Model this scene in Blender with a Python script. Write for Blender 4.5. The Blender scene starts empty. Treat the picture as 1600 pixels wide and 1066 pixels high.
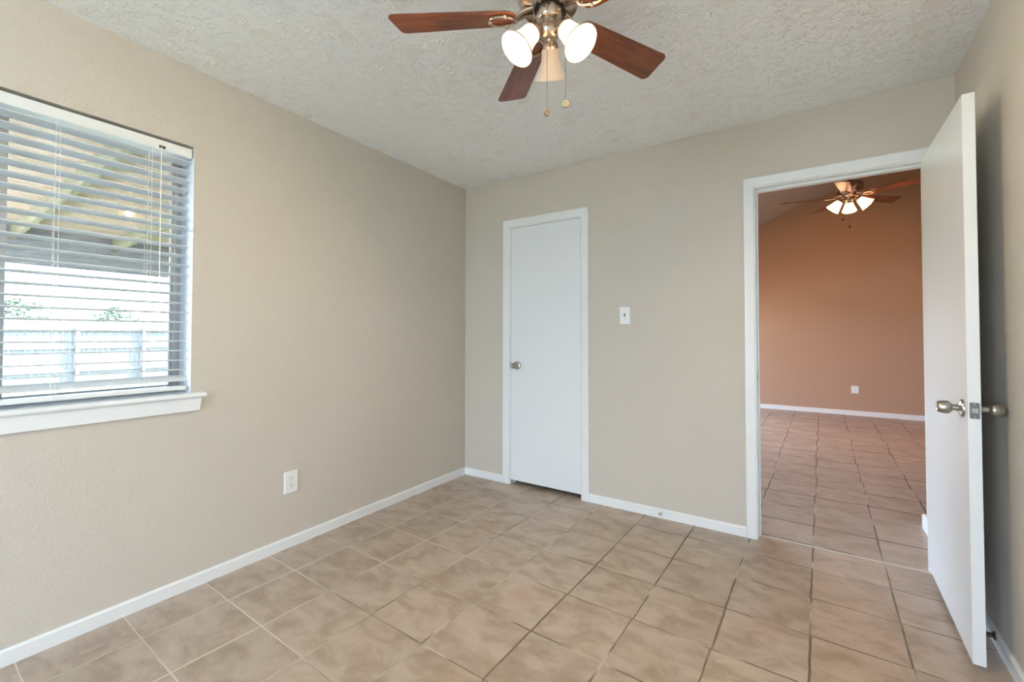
import bpy, bmesh, math, random
from mathutils import Vector, Matrix

sc = bpy.context.scene
COL = sc.collection
PI = math.pi
rnd = random.Random(7)

# ------------------------------------------------------------------ camera
YAW, PITCH, ROLL = 0.5777, 0.0206, 0.0011
CAM = Vector((2.3724, -2.905, 1.1764))
fw = Vector((-math.sin(YAW) * math.cos(PITCH), math.cos(YAW) * math.cos(PITCH), math.sin(PITCH)))
r0 = Vector((math.cos(YAW), math.sin(YAW), 0))
u0 = r0.cross(fw)
rt = math.cos(ROLL) * r0 + math.sin(ROLL) * u0
up = rt.cross(fw)
cam_d = bpy.data.cameras.new('camera')
cam_d.sensor_fit = 'HORIZONTAL'
cam_d.sensor_width = 36.0
cam_d.lens = 678.01 / 1600 * 36
cam_d.shift_y = -22.07 / 1600
cam_d.clip_start = 0.02
cam = bpy.data.objects.new('camera', cam_d)
M = Matrix.Identity(4)
for i in range(3):
    M[i][0], M[i][1], M[i][2], M[i][3] = rt[i], up[i], -fw[i], CAM[i]
cam.matrix_world = M
COL.objects.link(cam)
sc.camera = cam

# ------------------------------------------------------------------ world, sun, exposure
sc.view_settings.view_transform = 'Standard'
sc.view_settings.look = 'None'
sc.view_settings.gamma = 1.0
sc.view_settings.use_curve_mapping = False
sc.view_settings.exposure = 1.06
sc.cycles.use_denoising = True
sc.cycles.max_bounces = 12
sc.cycles.diffuse_bounces = 8
sc.cycles.glossy_bounces = 4
sc.cycles.transparent_max_bounces = 12
sc.cycles.sample_clamp_indirect = 8.0
sc.cycles.caustics_reflective = False
sc.cycles.caustics_refractive = False

SKY = 8.5
w = bpy.data.worlds.new('sky')
sc.world = w
w.use_nodes = True
bg = w.node_tree.nodes['Background']
bg.inputs['Color'].default_value = (0.67, 0.82, 1.0, 1)
bg.inputs['Strength'].default_value = SKY

sun_d = bpy.data.lights.new('sun', 'SUN')
sun_d.energy = 45.0
sun_d.angle = 0.02
sun_d.color = (0.94, 0.95, 1.0)
sun = bpy.data.objects.new('sun', sun_d)
sun.rotation_euler = Vector((-0.25, -0.6, -0.9)).to_track_quat('-Z', 'Y').to_euler()
sun.location = (6, 4, 9)
COL.objects.link(sun)


def portal(name, loc, direction, sx, sy):
    d = bpy.data.lights.new(name, 'AREA')
    d.shape = 'RECTANGLE'
    d.size, d.size_y = sx, sy
    d.cycles.is_portal = True
    o = bpy.data.objects.new(name, d)
    o.location = loc
    o.rotation_euler = Vector(direction).to_track_quat('-Z', 'Z').to_euler()
    COL.objects.link(o)


WY0, WY1, WZ0, WZ1 = -3.18, -2.02, 0.89, 2.068       # window opening in the left wall
FX0, FX1, FZ0, FZ1 = 0.10, 2.10, 0.06, 2.20           # window added behind the camera for fill daylight
portal('front_portal', ((FX0 + FX1) / 2, -6.16, (FZ0 + FZ1) / 2), (0, 1, 0), FX1 - FX0, FZ1 - FZ0)
RY0, RY1, RZ0, RZ1 = -3.62, -3.02, 1.10, 2.05          # unseen glazed opening added in the right wall to light the left side
portal('right_portal', (3.06, (RY0 + RY1) / 2, (RZ0 + RZ1) / 2), (-1, 0, 0), RY1 - RY0, RZ1 - RZ0)
LY0, LY1, LZ0, LZ1 = -5.92, -3.27, 0.04, 2.38          # glazed opening added in the left wall, out of view, as fill light
portal('left_portal', (-0.21, (LY0 + LY1) / 2, (LZ0 + LZ1) / 2), (1, 0, 0), LY1 - LY0, LZ1 - LZ0)
portal('window_portal', (-0.21, (WY0 + WY1) / 2, (WZ0 + WZ1) / 2), (1, 0, 0), WY1 - WY0, WZ1 - WZ0)


def lamp(name, loc, watts, color, parent, radius=0.035):
    d = bpy.data.lights.new(name, 'POINT')
    d.energy = watts
    d.color = color
    d.shadow_soft_size = radius
    o = bpy.data.objects.new(name, d)
    COL.objects.link(o)
    o.parent = parent
    o.location = loc
    return o


# ------------------------------------------------------------------ material helpers
class NT:
    def __init__(self, name):
        self.m = bpy.data.materials.new(name)
        self.m.use_nodes = True
        self.t = self.m.node_tree
        self.b = self.t.nodes['Principled BSDF']
        self.out = self.t.nodes['Material Output']

    def n(self, kind, **kw):
        x = self.t.nodes.new(kind)
        for k, v in kw.items():
            setattr(x, k, v)
        return x

    def l(self, a, b):
        self.t.links.new(a, b)

    def val(self, sock, v):
        if hasattr(v, 'is_linked') or hasattr(v, 'node'):
            self.l(v, sock)
        else:
            sock.default_value = v

    def math(self, op, a, b=0.0, c=None, clamp=False):
        x = self.n('ShaderNodeMath', operation=op)
        x.use_clamp = clamp
        self.val(x.inputs[0], a)
        self.val(x.inputs[1], b)
        if c is not None:
            self.val(x.inputs[2], c)
        return x.outputs[0]

    def smooth(self, v, lo, hi, a=0.0, b=1.0):
        x = self.n('ShaderNodeMapRange', interpolation_type='SMOOTHSTEP')
        self.val(x.inputs['Value'], v)
        self.val(x.inputs['From Min'], lo)
        self.val(x.inputs['From Max'], hi)
        self.val(x.inputs['To Min'], a)
        self.val(x.inputs['To Max'], b)
        return x.outputs['Result']

    def noise(self, vec, scale, detail=3.0, rough=0.5, dist=0.0):
        x = self.n('ShaderNodeTexNoise')
        self.l(vec, x.inputs['Vector'])
        x.inputs['Scale'].default_value = scale
        x.inputs['Detail'].default_value = detail
        x.inputs['Roughness'].default_value = rough
        x.inputs['Distortion'].default_value = dist
        return x.outputs['Fac']

    def mix(self, f, a, b):
        x = self.n('ShaderNodeMix', data_type='RGBA')
        self.val(x.inputs['Factor'], f)
        self.val(x.inputs['A'], a if not isinstance(a, tuple) else (*a, 1)[:4])
        self.val(x.inputs['B'], b if not isinstance(b, tuple) else (*b, 1)[:4])
        return x.outputs['Result']

    def pos(self):
        return self.n('ShaderNodeNewGeometry').outputs['Position']

    def obj(self):
        return self.n('ShaderNodeTexCoord').outputs['Object']

    def scale(self, vec, s):
        x = self.n('ShaderNodeMapping')
        self.l(vec, x.inputs['Vector'])
        x.inputs['Scale'].default_value = s
        return x.outputs['Vector']

    def bump(self, h, strength, dist):
        x = self.n('ShaderNodeBump')
        x.inputs['Strength'].default_value = strength
        x.inputs['Distance'].default_value = dist
        self.l(h, x.inputs['Height'])
        self.l(x.outputs['Normal'], self.b.inputs['Normal'])

    def set(self, color=None, rough=None, metal=None, spec=None):
        if color is not None:
            self.val(self.b.inputs['Base Color'], (*color, 1) if isinstance(color, tuple) else color)
        if rough is not None:
            self.val(self.b.inputs['Roughness'], rough)
        if metal is not None:
            self.b.inputs['Metallic'].default_value = metal
        if spec is not None:
            self.b.inputs['Specular IOR Level'].default_value = spec
        return self


def plain(name, color, rough=0.5, metal=0.0, spec=0.5, vary=0.04, scale=30):
    t = NT(name)
    f = t.noise(t.obj(), scale, 3)
    lo = tuple(c * (1 - vary) for c in color)
    hi = tuple(min(1, c * (1 + vary)) for c in color)
    t.set(t.mix(f, lo, hi), rough, metal, spec)
    return t.m


def m_wall(name, color):
    t = NT(name)
    p = t.pos()
    a = t.noise(p, 95, 3, 0.55)
    b = t.noise(p, 28, 2, 0.5)
    h = t.math('ADD', t.smooth(a, 0.45, 0.68), t.math('MULTIPLY', b, 0.5))
    big = t.noise(p, 1.7, 3)
    t.set(t.mix(big, tuple(c * 0.975 for c in color), tuple(c * 1.025 for c in color)), 0.62, 0, 0.35)
    t.bump(h, 0.28, 0.003)
    return t.m


def m_ceiling():
    t = NT('textured ceiling plaster')
    p = t.pos()
    # warp so the trowel strokes curl
    wn = t.n('ShaderNodeTexNoise')
    t.l(p, wn.inputs['Vector'])
    wn.inputs['Scale'].default_value = 5.0
    wn.inputs['Detail'].default_value = 2.0
    vm = t.n('ShaderNodeVectorMath', operation='MULTIPLY_ADD')
    t.l(wn.outputs['Color'], vm.inputs[0])
    vm.inputs[1].default_value = (0.16, 0.16, 0.0)
    t.l(p, vm.inputs[2])
    q = vm.outputs[0]
    n1 = t.noise(t.scale(q, (1.0, 1.5, 1)), 17.0, 2.0, 0.55, 0.3)
    n2 = t.noise(t.scale(q, (1.5, 1.0, 1)), 24.0, 2.0, 0.55, 0.3)
    clus = t.smooth(t.noise(p, 4.5, 2.0), 0.28, 0.56)
    brk = t.noise(p, 26.0, 2.0, 0.5)
    brk2 = t.noise(p, 34.0, 2.0, 0.5)

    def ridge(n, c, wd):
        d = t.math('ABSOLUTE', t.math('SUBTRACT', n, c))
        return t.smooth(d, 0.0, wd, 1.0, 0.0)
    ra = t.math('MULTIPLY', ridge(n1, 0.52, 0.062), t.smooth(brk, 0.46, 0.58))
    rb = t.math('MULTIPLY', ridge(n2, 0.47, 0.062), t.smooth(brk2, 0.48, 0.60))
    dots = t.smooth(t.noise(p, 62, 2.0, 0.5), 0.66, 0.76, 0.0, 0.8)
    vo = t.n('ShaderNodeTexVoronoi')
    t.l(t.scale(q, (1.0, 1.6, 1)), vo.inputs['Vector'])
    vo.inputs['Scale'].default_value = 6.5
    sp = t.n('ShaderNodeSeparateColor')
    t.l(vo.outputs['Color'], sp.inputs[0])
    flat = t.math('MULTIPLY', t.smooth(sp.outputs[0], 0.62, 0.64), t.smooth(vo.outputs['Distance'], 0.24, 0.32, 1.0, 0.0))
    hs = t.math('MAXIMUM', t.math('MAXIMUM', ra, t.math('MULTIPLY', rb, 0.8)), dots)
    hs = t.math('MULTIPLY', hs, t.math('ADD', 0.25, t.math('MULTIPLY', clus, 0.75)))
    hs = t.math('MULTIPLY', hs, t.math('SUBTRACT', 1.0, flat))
    soft = t.math('MULTIPLY', t.noise(q, 14, 4, 0.6), 0.35)
    fine = t.math('MULTIPLY', t.noise(p, 110, 2), 0.10)
    h = t.math('ADD', hs, t.math('ADD', t.math('MULTIPLY', t.math('ADD', soft, fine), t.math('SUBTRACT', 1.0, t.math('MULTIPLY', flat, 0.8))), t.math('MULTIPLY', flat, 0.12)))
    big = t.smooth(t.noise(p, 2.2, 2), 0.35, 0.65)
    base = t.mix(big, (0.840, 0.865, 0.895), (0.855, 0.875, 0.895))
    base = t.mix(t.smooth(hs, 0.25, 0.8), base, (0.95, 0.965, 0.975))  # ridges painted whiter, standing in for highlights on the strokes
    t.set(t.mix(t.math('MULTIPLY', flat, 0.8), base, (0.790, 0.780, 0.760)), 0.75, 0, 0.25)
    t.bump(h, 0.9, 0.0048)
    return t.m


def m_floor():
    t = NT('beige ceramic floor tile')
    ax, ay, bx, by, ox, oy = 0.30179, -0.00874, 0.01256, 0.30053, -0.0672, -2.2497
    det = ax * by - ay * bx
    p = t.pos()
    sub = t.n('ShaderNodeVectorMath', operation='SUBTRACT')
    t.l(p, sub.inputs[0])
    sub.inputs[1].default_value = (ox, oy, 0)
    q = sub.outputs[0]

    def dot(vx, vy):
        d = t.n('ShaderNodeVectorMath', operation='DOT_PRODUCT')
        t.l(q, d.inputs[0])
        d.inputs[1].default_value = (vx, vy, 0)
        return d.outputs['Value']
    u = dot(by / det, -bx / det)
    v = dot(-ay / det, ax / det)
    # wavering joints, more so beyond the doorway (v > 8)
    iv = t.math('FLOOR', v)
    wh = t.n('ShaderNodeTexWhiteNoise', noise_dimensions='1D')
    t.l(iv, wh.inputs['W'])
    far = t.math('GREATER_THAN', v, 8.0)
    amp = t.math('ADD', 0.014, t.math('MULTIPLY', far, 0.035))
    u = t.math('ADD', u, t.math('MULTIPLY', t.math('SUBTRACT', wh.outputs['Value'], 0.5), amp))
    u = t.math('ADD', u, t.math('MULTIPLY', t.math('SUBTRACT', t.noise(p, 9, 2), 0.5), 0.02))
    v = t.math('ADD', v, t.math('MULTIPLY', t.math('SUBTRACT', t.noise(p, 7.3, 2), 0.5), 0.02))
    iu = t.math('FLOOR', u)
    iv = t.math('FLOOR', v)
    fu = t.math('SUBTRACT', u, iu)
    fv = t.math('SUBTRACT', v, iv)
    du = t.math('MINIMUM', fu, t.math('SUBTRACT', 1.0, fu))
    dv = t.math('MINIMUM', fv, t.math('SUBTRACT', 1.0, fv))
    wn = t.noise(p, 2.3, 3)
    hw = t.math('MULTIPLY', t.smooth(wn, 0.35, 0.62), 0.007)
    hw = t.math('ADD', hw, 0.0055)
    mu = t.smooth(du, hw, t.math('ADD', hw, 0.004), 1.0, 0.0)
    hv = t.math('MULTIPLY', hw, t.math('ADD', 0.75, t.math('MULTIPLY', far, 0.75)))
    mv = t.smooth(dv, hv, t.math('ADD', hv, 0.004), 1.0, 0.0)
    g = t.math('MAXIMUM', mu, mv)
    # the tile's own tone
    cmb = t.n('ShaderNodeCombineXYZ')
    t.l(iu, cmb.inputs[0])
    t.l(iv, cmb.inputs[1])
    w2 = t.n('ShaderNodeTexWhiteNoise', noise_dimensions='3D')
    t.l(cmb.outputs[0], w2.inputs['Vector'])
    vo = t.n('ShaderNodeVectorMath', operation='MULTIPLY_ADD')
    t.l(w2.outputs['Color'], vo.inputs[0])
    vo.inputs[1].default_value = (7, 7, 7)
    t.l(p, vo.inputs[2])
    pp = vo.outputs[0]
    c1 = t.noise(t.scale(pp, (1, 1.6, 1)), 6.5, 5, 0.58, 0.5)
    c2 = t.noise(pp, 17, 4, 0.6)
    c3 = t.noise(pp, 3.1, 2)
    A = (0.335, 0.258, 0.205)
    B = (0.475, 0.395, 0.338)
    col = t.mix(t.smooth(c1, 0.30, 0.68), A, B)
    col = t.mix(t.smooth(c2, 0.48, 0.75, 0, 0.45), col, (0.50, 0.42, 0.36))
    col = t.mix(t.smooth(c3, 0.62, 0.80, 0, 0.35), col, (0.34, 0.19, 0.125))
    hsv = t.n('ShaderNodeHueSaturation')
    t.l(col, hsv.inputs['Color'])
    t.l(t.math('ADD', 0.94, t.math('MULTIPLY', w2.outputs['Value'], 0.12)), hsv.inputs['Value'])
    # grout: pale by the left wall, dirt-dark through the walking line
    sx = t.n('ShaderNodeSeparateXYZ')
    t.l(p, sx.inputs[0])
    gx = t.math('ADD', t.math('MULTIPLY', t.noise(p, 1.6, 3), 1.6), t.math('MULTIPLY', sx.outputs[0], 0.42))
    gf = t.smooth(gx, 1.02, 1.45)
    gf = t.math('MAXIMUM', gf, far)
    gf = t.math('MULTIPLY', gf, t.smooth(t.noise(p, 3.7, 2), 0.36, 0.5, 0.25, 1.0))
    gcol = t.mix(gf, (0.60, 0.54, 0.47), (0.17, 0.135, 0.105))
    t.set(t.mix(g, hsv.outputs['Color'], gcol), t.math('ADD', 0.36, t.math('MULTIPLY', g, 0.45)), 0, 0.42)
    h = t.math('ADD', t.math('MULTIPLY', g, -1.0), t.math('MULTIPLY', c2, 0.15))
    t.bump(h, 0.5, 0.0022)
    return t.m


def m_wood(name, dark, light, rough, axis_scale, scale=1.0, knots=False):
    t = NT(name)
    p = t.obj()
    q = t.scale(p, axis_scale)
    a = t.noise(q, 6 * scale, 5, 0.6, 0.7)
    b = t.noise(q, 22 * scale, 3, 0.55)
    f = t.math('ADD', t.math('MULTIPLY', a, 0.7), t.math('MULTIPLY', b, 0.3))
    col = t.mix(t.smooth(f, 0.35, 0.65), dark, light)
    if knots:
        vv = t.n('ShaderNodeTexVoronoi')
        t.l(q, vv.inputs['Vector'])
        vv.inputs['Scale'].default_value = 2.2
        kk = t.smooth(vv.outputs['Distance'], 0.04, 0.10, 1.0, 0.0)
        col = t.mix(kk, col, tuple(c * 0.35 for c in dark))
    t.set(col, rough, 0, 0.5)
    return t.m


def m_glass(name='window glass', tint=(0.96, 0.98, 0.97)):
    t = NT(name)
    t.t.nodes.remove(t.b)
    tr = t.n('ShaderNodeBsdfTransparent')
    tr.inputs['Color'].default_value = (*tint, 1)
    gl = t.n('ShaderNodeBsdfGlossy')
    gl.inputs['Roughness'].default_value = 0.015
    fr = t.n('ShaderNodeFresnel')
    fr.inputs['IOR'].default_value = 1.5
    mx = t.n('ShaderNodeMixShader')
    t.l(fr.outputs[0], mx.inputs[0])
    t.l(tr.outputs[0], mx.inputs[1])
    t.l(gl.outputs[0], mx.inputs[2])
    t.l(mx.outputs[0], t.out.inputs['Surface'])
    return t.m


def m_shade(name, emit, ecol, color=(0.86, 0.80, 0.74)):
    t = NT(name)
    f = t.noise(t.obj(), 40, 2)
    t.set(t.mix(f, tuple(c * 0.97 for c in color), color), 0.35, 0, 0.4)
    tl = t.n('ShaderNodeBsdfTranslucent')
    tl.inputs['Color'].default_value = (*color, 1)
    mx = t.n('ShaderNodeMixShader')
    mx.inputs[0].default_value = 0.6
    t.l(t.b.outputs[0], mx.inputs[1])
    t.l(tl.outputs[0], mx.inputs[2])
    t.l(mx.outputs[0], t.out.inputs['Surface'])
    if emit:
        t.b.inputs['Emission Color'].default_value = (*ecol, 1)
        t.b.inputs['Emission Strength'].default_value = emit
    return t.m


def m_emit(name, col, s):
    t = NT(name)
    t.set((0.9, 0.85, 0.8), 0.5)
    t.b.inputs['Emission Color'].default_value = (*col, 1)
    t.b.inputs['Emission Strength'].default_value = s
    return t.m


def m_grass():
    t = NT('mown lawn')
    p = t.pos()
    f = t.noise(p, 14, 4, 0.65)
    t.set(t.mix(f, (0.085, 0.10, 0.05), (0.15, 0.165, 0.10)), 0.9)
    t.bump(t.noise(p, 60, 3), 0.6, 0.02)
    return t.m


WALL = m_wall('greige wall paint', (0.578, 0.530, 0.478))
LIV = m_wall('living room wall paint', (0.455, 0.290, 0.205))
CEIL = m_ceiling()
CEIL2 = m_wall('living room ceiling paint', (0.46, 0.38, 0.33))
FLOOR = m_floor()
TRIM = plain('white gloss trim paint', (0.78, 0.80, 0.83), 0.30, vary=0.02, scale=12)
DOORP = plain('white door paint', (0.775, 0.80, 0.84), 0.24, vary=0.02, scale=8)
PLASTIC = plain('white plastic', (0.82, 0.82, 0.83), 0.28, vary=0.01)
BLIND = plain('white vinyl slat', (0.77, 0.79, 0.81), 0.38, vary=0.01)
def m_slat():
    t = NT('translucent white vinyl')
    f = t.noise(t.obj(), 30, 2)
    t.set(t.mix(f, (0.84, 0.86, 0.88), (0.87, 0.885, 0.90)), 0.4)
    tl = t.n('ShaderNodeBsdfTranslucent')
    tl.inputs['Color'].default_value = (0.85, 0.87, 0.88, 1)
    mx = t.n('ShaderNodeMixShader')
    mx.inputs[0].default_value = 0.48
    t.l(t.b.outputs[0], mx.inputs[1])
    t.l(tl.outputs[0], mx.inputs[2])
    t.l(mx.outputs[0], t.out.inputs['Surface'])
    return t.m


SLAT = m_slat()
CORD = plain('white cord', (0.80, 0.80, 0.78), 0.8)
ALU = plain('weathered aluminium', (0.40, 0.42, 0.43), 0.45, 0.35, vary=0.12, scale=18)
NICKEL = plain('satin nickel', (0.42, 0.40, 0.37), 0.32, 1.0, vary=0.03)
BRONZE = plain('brushed fan metal', (0.50, 0.41, 0.34), 0.24, 1.0, vary=0.05)
RIM = plain('shade rim glass', (0.50, 0.42, 0.36), 0.4)
CHAIN = plain('aged nickel chain', (0.055, 0.053, 0.05), 0.5, 0.1)
PLATE = plain('worn latch plate', (0.20, 0.20, 0.20), 0.45, 0.9)
COPPER = plain('brown spring steel', (0.19, 0.12, 0.085), 0.35, 0.9)
DARK = plain('dark gap', (0.012, 0.012, 0.012), 0.8)
SLOT = plain('dark slot', (0.05, 0.05, 0.05), 0.6)
SCREW = plain('painted screw', (0.62, 0.62, 0.60), 0.4, 0.3)
CHERRY = m_wood('cherry stained blade wood', (0.135, 0.034, 0.013), (0.215, 0.060, 0.023), 0.26, (0.6, 5, 5))
DECKW = m_wood('bare pine patio boards', (0.30, 0.205, 0.13), (0.48, 0.37, 0.265), 0.8, (6, 0.7, 6), 0.8, True)
JOISTW = m_wood('green treated joist', (0.15, 0.135, 0.07), (0.25, 0.23, 0.135), 0.8, (0.7, 6, 6))
BEAMW = m_wood('grey weathered beam', (0.20, 0.205, 0.215), (0.38, 0.385, 0.39), 0.85, (6, 0.7, 6), 1.0, True)
FENCEW = m_wood('silvered fence wood', (0.15, 0.155, 0.16), (0.25, 0.255, 0.26), 0.9, (5, 5, 0.5))
GLASS = m_glass()
TINTED = m_glass('view-dimming window glass', (0.74, 0.76, 0.78))  # made-up tint that darkens the bright view outdoors
GRASS = m_grass()
LEAF = plain('tree leaf green', (0.20, 0.25, 0.19), 0.7, vary=0.3, scale=4)
BARK = plain('bark', (0.16, 0.12, 0.09), 0.9, vary=0.2)
WARM = (1.0, 0.75, 0.34)
SH_ON = m_shade('lit opal glass', 0.12, (1.0, 0.86, 0.68))
SH_OFF = m_shade('unlit opal glass', 0.0, (1, 1, 1), (0.86, 0.83, 0.82))
SH_FAR = m_shade('lit living room opal glass', 0.8, (1.0, 0.76, 0.54))
BULB = m_emit('glowing bulb', (1.0, 0.86, 0.68), 7.0)


# ------------------------------------------------------------------ mesh helpers
class MB:
    def __init__(self):
        self.b = bmesh.new()

    def box(self, x0, x1, y0, y1, z0, z1, m=None):
        vs = [self.b.verts.new(((x0, x1)[i & 1], (y0, y1)[i >> 1 & 1], (z0, z1)[i >> 2 & 1])) for i in range(8)]
        if m is not None:
            for v in vs:
                v.co = m @ v.co
        for f in ((0, 2, 3, 1), (4, 5, 7, 6), (0, 1, 5, 4), (2, 6, 7, 3), (0, 4, 6, 2), (1, 3, 7, 5)):
            self.b.faces.new([vs[i] for i in f])
        return self

    def hexa(self, pts):
        vs = [self.b.verts.new(p) for p in pts]
        for f in ((0, 2, 3, 1), (4, 5, 7, 6), (0, 1, 5, 4), (2, 6, 7, 3), (0, 4, 6, 2), (1, 3, 7, 5)):
            self.b.faces.new([vs[i] for i in f])
        return self

    def prism(self, poly, h, m=Matrix.Identity(4)):
        """poly in local xy, extruded to z=h, then transformed"""
        a = [self.b.verts.new(m @ Vector((x, y, 0))) for x, y in poly]
        c = [self.b.verts.new(m @ Vector((x, y, h))) for x, y in poly]
        self.b.faces.new(a[::-1])
        self.b.faces.new(c)
        n = len(poly)
        for i in range(n):
            self.b.faces.new((a[i], a[(i + 1) % n], c[(i + 1) % n], c[i]))
        return self

    def lathe(self, prof, m=Matrix.Identity(4), n=32, sx=1.0, sy=1.0):
        rings = []
        for r, z in prof:
            if r < 1e-6:
                rings.append([self.b.verts.new(m @ Vector((0, 0, z)))])
            else:
                rings.append([self.b.verts.new(m @ Vector((sx * r * math.cos(2 * PI * k / n), sy * r * math.sin(2 * PI * k / n), z))) for k in range(n)])
        for A, B in zip(rings, rings[1:]):
            for k in range(n):
                k2 = (k + 1) % n
                q = [A[k % len(A)], A[k2 % len(A)], B[k2 % len(B)], B[k % len(B)]]
                u = []
                for v in q:
                    if v not in u:
                        u.append(v)
                if len(u) > 2:
                    self.b.faces.new(u)
        return self

    def tube(self, path, r, n=8, closed=False):
        path = [Vector(p) for p in path]
        rings = []
        ref = None
        N = len(path)
        for i, p in enumerate(path):
            a = path[(i - 1) % N] if (closed or i > 0) else p
            c = path[(i + 1) % N] if (closed or i < N - 1) else p
            d = (c - a).normalized()
            if ref is None:
                ref = d.orthogonal().normalized()
            ref = (ref - d * ref.dot(d)).normalized()
            s = d.cross(ref)
            rr = r[i] if isinstance(r, (list, tuple)) else r
            rings.append([self.b.verts.new(p + rr * (math.cos(2 * PI * k / n) * ref + math.sin(2 * PI * k / n) * s)) for k in range(n)])
        for i in range(N if closed else N - 1):
            A, B = rings[i], rings[(i + 1) % N]
            for k in range(n):
                self.b.faces.new((A[k], A[(k + 1) % n], B[(k + 1) % n], B[k]))
        if not closed:
            self.b.faces.new(rings[0][::-1])
            self.b.faces.new(rings[-1])
        return self

    def build(self, name, mat, parent=None, smooth=False, bevel=0.0, seg=2):
        bmesh.ops.recalc_face_normals(self.b, faces=self.b.faces[:])
        me = bpy.data.meshes.new(name)
        self.b.to_mesh(me)
        self.b.free()
        me.materials.append(mat)
        if smooth:
            me.polygons.foreach_set('use_smooth', [True] * len(me.polygons))
            me.set_sharp_from_angle(angle=math.radians(42))
        o = bpy.data.objects.new(name, me)
        COL.objects.link(o)
        if parent is not None:
            o.parent = parent
        if bevel:
            md = o.modifiers.new('edge', 'BEVEL')
            md.width = bevel
            md.segments = seg
            md.limit_method = 'ANGLE'
            md.angle_limit = math.radians(40)
        return o


def tag(o, label, cat, group=None, kind=None):
    o['label'] = label
    o['category'] = cat
    if group:
        o['group'] = group
    if kind:
        o['kind'] = kind
    return o


def empty(name, loc, label, cat, group=None, kind=None, rz=0.0):
    o = bpy.data.objects.new(name, None)
    o.empty_display_size = 0.05
    COL.objects.link(o)
    o.location = loc
    o.rotation_euler = (0, 0, rz)
    return tag(o, label, cat, group, kind)


def S(o, label, cat):
    return tag(o, label, cat, None, 'structure')


def frame_to(origin, z, x=None):
    """matrix whose local +Z points along z"""
    z = Vector(z).normalized()
    x = Vector(x) if x is not None else z.orthogonal()
    x = (x - z * x.dot(z)).normalized()
    y = z.cross(x)
    m = Matrix.Identity(4)
    for i in range(3):
        m[i][0], m[i][1], m[i][2], m[i][3] = x[i], y[i], z[i], origin[i]
    return m


def rrect(w, h, r, n=5):
    pts = []
    for cx, cy, a0 in ((w / 2 - r, h / 2 - r, 0), (-w / 2 + r, h / 2 - r, 90), (-w / 2 + r, -h / 2 + r, 180), (w / 2 - r, -h / 2 + r, 270)):
        for k in range(n + 1):
            a = math.radians(a0 + 90 * k / n)
            pts.append((cx + r * math.cos(a), cy + r * math.sin(a)))
    return pts


# ------------------------------------------------------------------ room shell
HC = 2.44
YF = -6.00            # wall behind the camera
XR0, XRS = 3.032, 0.045


def xr(y):
    return XR0 + XRS * y


S(MB().box(-0.2, 3.2, YF - 0.15, 0.0, -0.12, 0.0).box(-0.2, 6.2, 0.0, 5.55, -0.12, 0.0).build('floor', FLOOR),
  'beige square ceramic tile floor running on through the doorway', 'floor')

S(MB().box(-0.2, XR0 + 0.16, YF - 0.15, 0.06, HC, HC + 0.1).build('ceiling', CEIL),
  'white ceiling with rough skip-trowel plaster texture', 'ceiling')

m = MB()
m.box(-0.2, 0, YF - 0.15, LY0, 0, HC).box(-0.2, 0, LY1, WY0, 0, HC).box(-0.2, 0, LY0, LY1, 0, LZ0).box(-0.2, 0, LY0, LY1, LZ1, HC).box(-0.2, 0, WY1, 0.0, 0, HC)
m.box(-0.2, 0, WY0, WY1, 0, WZ0).box(-0.2, 0, WY0, WY1, WZ1, HC)
S(m.build('wall_left', WALL), 'greige left wall with the blind-covered window', 'wall')

# closet door opening and doorway opening
CX0, CX1, CZ = 0.452, 1.084, 2.052
DX0, DX1, DZ = 2.172, 2.944, 2.062
TH = 0.115
m = MB()
for a, c in ((-0.2, CX0), (CX1, DX0), (DX1, 6.2)):
    m.box(a, c, 0, TH, 0, HC)

m.box(CX0, CX1, 0, TH, CZ, HC).box(DX0, DX1, 0, TH, DZ, HC)
m.box(-0.2, 6.2, 0.061, TH, HC, 4.7)
S(m.build('wall_back', WALL), 'greige back wall with narrow closet door and open doorway', 'wall')

m = MB()


def rw(a, c, z0, z1):
    m.hexa([(xr(a), a, z0), (xr(a) + .14, a, z0), (xr(c), c, z0), (xr(c) + .14, c, z0), (xr(a), a, z1), (xr(a) + .14, a, z1), (xr(c), c, z1), (xr(c) + .14, c, z1)])


rw(YF - .15, RY0, 0, HC), rw(RY1, 0, 0, HC), rw(RY0, RY1, 0, RZ0), rw(RY0, RY1, RZ1, HC)
S(m.build('wall_right', WALL), 'greige right wall behind the open white door', 'wall')
w3_ = empty('fill_window_3', (xr(-3.4) + .07, (RY0 + RY1) / 2, RZ0), 'tall glazed opening added in the right wall behind the camera for fill daylight', 'window', kind='structure')
iv3 = Matrix.Translation((-(xr(-3.4) + .07), -(RY0 + RY1) / 2, -RZ0))
m = MB()
q0_, q1_ = xr(-3.4) + .06, xr(-3.4) + .10
m.box(q0_, q1_, RY0, RY0 + .04, RZ0, RZ1, iv3).box(q0_, q1_, RY1 - .04, RY1, RZ0, RZ1, iv3).box(q0_, q1_, RY0 + .04, RY1 - .04, RZ0, RZ0 + .04, iv3).box(q0_, q1_, RY0 + .04, RY1 - .04, RZ1 - .04, RZ1, iv3)
f3_ = m.build('window_frame', TRIM, w3_)
MB().box(q0_ + .018, q0_ + .022, RY0 + .04, RY1 - .04, RZ0 + .04, RZ1 - .04, iv3).build('pane', GLASS, f3_)
m = MB()
m.box(0, FX0, YF - 0.15, YF, 0, HC).box(FX1, xr(YF), YF - 0.15, YF, 0, HC).box(FX0, FX1, YF - 0.15, YF, 0, FZ0).box(FX0, FX1, YF - 0.15, YF, FZ1, HC)
S(m.build('wall_front', WALL), 'greige wall behind the camera, opposite the closet door', 'wall')
w2_ = empty('fill_window_2', ((FX0 + FX1) / 2, YF - .1, FZ0), 'plain window added in the wall behind the camera for fill daylight', 'window', kind='structure')
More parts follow.
